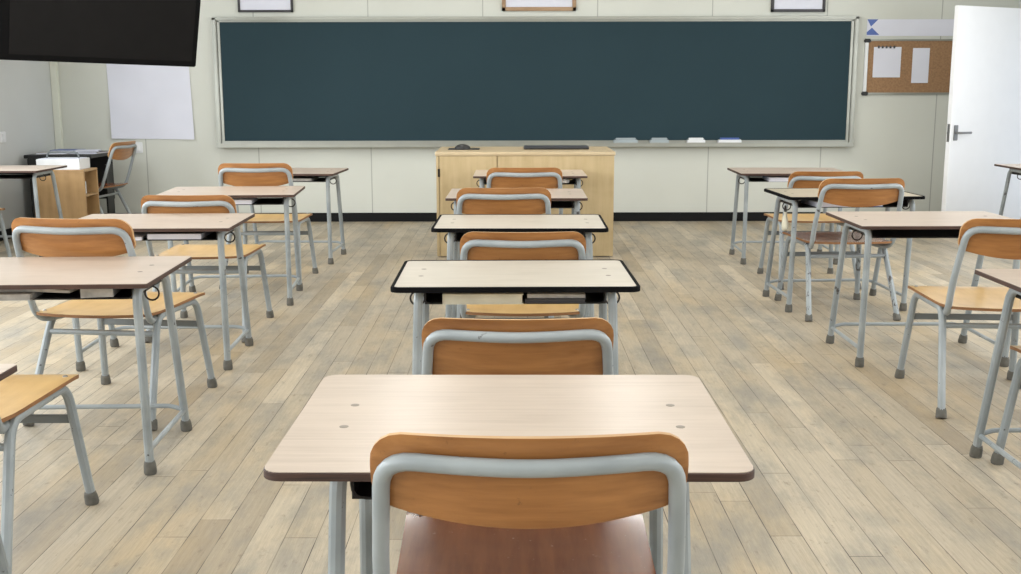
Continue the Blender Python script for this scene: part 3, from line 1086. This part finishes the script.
# ------------------------------------------------------------ cork board, banner
t = empty('cork_board', (3.27, YF, 1.175))
mbox('cork_surface', (.03, .82, -.012, -.003, .02, .49), 'cork', t, bev=0)
bm = bmesh.new()
box(bm, .02, .84, -.022, 0, .49, .506, .003)
box(bm, .02, .84, -.022, 0, .004, .022, .003)
box(bm, .822, .84, -.022, 0, .022, .49, .003)
finish(bm, 'frame_rail', 'alu', t)
mbox('frame_side', (.0, .03, -.024, 0, .03, .48), 'white_plastic', t, bev=.004)
for z in (-.005, .475):
    mbox('corner_cap', (-.012, .05, -.03, 0, z, z + .036), 'plastic_black', t, bev=.008)
props(t, 'cork notice board with black corner caps right of the chalkboard', 'notice board')
o = mbox('notice_sheet', (3.352, 3.606, YF - .0155, YF - .013, 1.335, 1.611), 'paper', bev=0)
props(o, 'wide white notice sheet pinned at left on the cork board', 'paper')
o = mbox('notice_sheet', (3.713, 3.868, YF - .0155, YF - .013, 1.284, 1.601), 'paper', bev=0)
props(o, 'narrow white notice sheet pinned at right on the cork board', 'paper')
for i in range(5):
    o = mbox('clip', (3.385 + i * .036, 3.402 + i * .036, YF - .024, YF - .016, 1.598, 1.622), 'cover_dark', bev=.002)
    props(o, '%s small dark clip from the left on the wide notice sheet' % ('first', 'second', 'third', 'fourth', 'fifth')[i], 'clip', 'clips on the wide notice sheet')
t = empty('paper_banner', (3.28, YF, 1.70))
mbox('banner_strip', (0, .80, -.006, -.002, .01, .160), 'paper', t, bev=0)
bm = bmesh.new()
for tri in (((0.0, .160), (.10, .160), (.035, .095)), ((0, .02), (.115, .02), (.045, .085), (0.0, .045))):
    v0 = [bm.verts.new((p[0], -.0085, p[1])) for p in tri]
    v1 = [bm.verts.new((p[0], -.0062, p[1])) for p in tri]
    bm.faces.new(v0)
    bm.faces.new(v1[::-1])
    for k in range(len(tri)):
        bm.faces.new((v0[k], v0[(k + 1) % len(tri)], v1[(k + 1) % len(tri)], v1[k]))
finish(bm, 'blue_mark', 'cover_blue', t, smooth=False)
props(t, 'pale paper banner with blue chevron marks above the cork board', 'banner')

# ------------------------------------------------------------ door, open into the room
HX, HY = XR - .03, 10.02
ang = math.atan2(9.5 - HY, 3.71 - HX)      # from hinge towards the free edge
t = empty('door_1', (HX, HY, 0), ang)
struct(t)
DW, DH = math.hypot(9.5 - HY, 3.71 - HX), 1.915
# local +x: towards the free edge; room side (to the camera) is local +y
mbox('door_leaf', (0, DW, -.022, .022, .012, DH), 'door', t, bev=.003)
bm = bmesh.new()
box(bm, DW - .085, DW - .035, .022, .030, .80, .93, .003)
tube(bm, fillet([(DW - .06, .030, .865), (DW - .06, .075, .865), (DW - .19, .078, .865)], .012, 4), .010, 10)
finish(bm, 'door_handle', 'chrome', t)
bm = bmesh.new()
box(bm, DW - .0005, DW + .003, -.012, .012, .79, .94, .001)
box(bm, DW + .003, DW + .012, -.007, .007, .855, .875, .001)
finish(bm, 'latch_plate', 'chrome', t)
for z in (.25, 1.0, 1.7):
    bm = bmesh.new()
    lathe(bm, [(.009, z), (.009, z + .1)], -.004, .026, 10)
    finish(bm, 'hinge', 'chrome', t)
bm = bmesh.new()
box(bm, XR - .02, XR + .13, 8.98, 9.046, 0, 2.0)
box(bm, XR - .02, XR + .13, 10.034, 10.10, 0, 2.0)
box(bm, XR - .02, XR + .13, 9.046, 10.034, 1.934, 2.0)
struct(finish(bm, 'trim_2', 'white_trim', smooth=False))

# ------------------------------------------------------------ corner desk and cabinet
t = empty('corner_desk', (-3.83, 9.92, 0))
mbox('tabletop', (-.36, .22, -.32, .32, .655, .685), 'desk_black', t, bev=.004)
mbox('drawer_front', (-.34, .20, -.30, -.285, .575, .654), 'desk_black', t, bev=.003)
mbox('modesty_panel', (-.33, .19, .27, .285, .25, .654), 'desk_black', t, bev=.002)
mbox('drawer_pedestal', (-.34, -.20, -.28, .26, 0, .574), 'desk_black', t, bev=.004)
mbox('end_panel', (.175, .19, .10, .269, 0, .574), 'desk_black', t, bev=.003)
props(t, 'black desk in the left corner cluttered with books', 'desk')
k = 0
for (x, y, w, l, h, rz, cov, lab) in ((-4.0, 9.80, .26, .20, .014, .1, 'paper_grey', 'grey book at the left of the black corner desk'),
                                      (-3.72, 9.84, .28, .22, .018, -.15, 'cover_dark', 'dark book at the right of the black corner desk'),
                                      (-3.72, 9.84, .20, .16, .012, .2, 'paper', 'white booklet lying on the dark book on the corner desk'),
                                      (-3.98, 10.05, .24, .20, .022, -.05, 'cover_blue', 'blue book at the back of the corner desk')):
    z = .6855 + (.0185 if 'booklet' in lab else 0)
    o = empty('book', (x, y, z), rz)
    bm = bmesh.new()
    box(bm, -w / 2, w / 2, -l / 2, l / 2, 0, .002)
    box(bm, -w / 2, w / 2, -l / 2, l / 2, h - .002, h)
    box(bm, -w / 2, -w / 2 + .002, -l / 2, l / 2, .002, h - .002)
    finish(bm, 'cover', cov, o, smooth=False)
    mbox('pages', (-w / 2 + .0025, w / 2 - .004, -l / 2 + .003, l / 2 - .003, .0021, h - .0021), 'paper', o, bev=0)
    props(o, lab, 'book')

CW0, CW1, CY0, CY1, CZ = -3.87, -3.45, 9.0, 9.30, .60
t = empty('small_cabinet', ((CW0 + CW1) / 2, (CY0 + CY1) / 2, 0))
w, d = (CW1 - CW0) / 2, (CY1 - CY0) / 2
mbox('back_panel', (-w, -w + .018, -d, d, 0, CZ - .0185), 'cabinet_wood', t)
mbox('side_panel', (-w + .018, w, -d, -d + .018, 0, CZ - .0185), 'cabinet_wood', t)
mbox('side_panel', (-w + .018, w, d - .018, d, 0, CZ - .0185), 'cabinet_wood', t)
mbox('top_panel', (-w, w, -d, d, CZ - .018, CZ), 'cabinet_wood', t)
mbox('shelf', (-w + .0185, w - .003, -d + .0185, d - .0185, .38, .395), 'cabinet_wood', t)
mbox('shelf', (-w + .0185, w - .003, -d + .0185, d - .0185, .03, .045), 'cabinet_wood', t)
props(t, 'small wooden cabinet with open side shelves by the left wall', 'cabinet')
o = empty('toilet_roll', (CW1 - .09, CY0 + .13, .3955))
bm = bmesh.new(); lathe(bm, [(.045, 0), (.05, .004), (.05, .10), (.045, .104)], 0, 0, 18); finish(bm, 'roll', 'white_plastic', o)
bm = bmesh.new(); lathe(bm, [(.02, .1045), (.02, .106)], 0, 0, 14); finish(bm, 'core', 'cork', o)
props(o, 'white paper roll on the upper shelf of the small cabinet', 'paper roll')
t = empty('storage_basket', ((CW0 + CW1) / 2 - .01, (CY0 + CY1) / 2, CZ))
bm = bmesh.new()
w, d, h = .175, .115, .085
box(bm, -w, w, -d, d, 0, .006, .002)
box(bm, -w, w, -d, -d + .006, .006, h, .002)
box(bm, -w, w, d - .006, d, .006, h, .002)
box(bm, -w, -w + .006, -d + .006, d - .006, .006, h, .002)
box(bm, w - .006, w, -d + .006, d - .006, .006, h, .002)
finish(bm, 'basket_body', 'white_plastic', t)
mtube('basket_handle', fillet([(-.13, 0, .05), (-.13, 0, .135), (.13, 0, .135), (.13, 0, .05)], .04, 6), .008, 'flat_bar', t, 8)
mbox('paper_filling', (-w + .008, w - .008, -d + .008, d - .008, .0065, .088), 'paper', t, bev=.006)
props(t, 'white storage basket with grey handle on the small cabinet', 'basket')
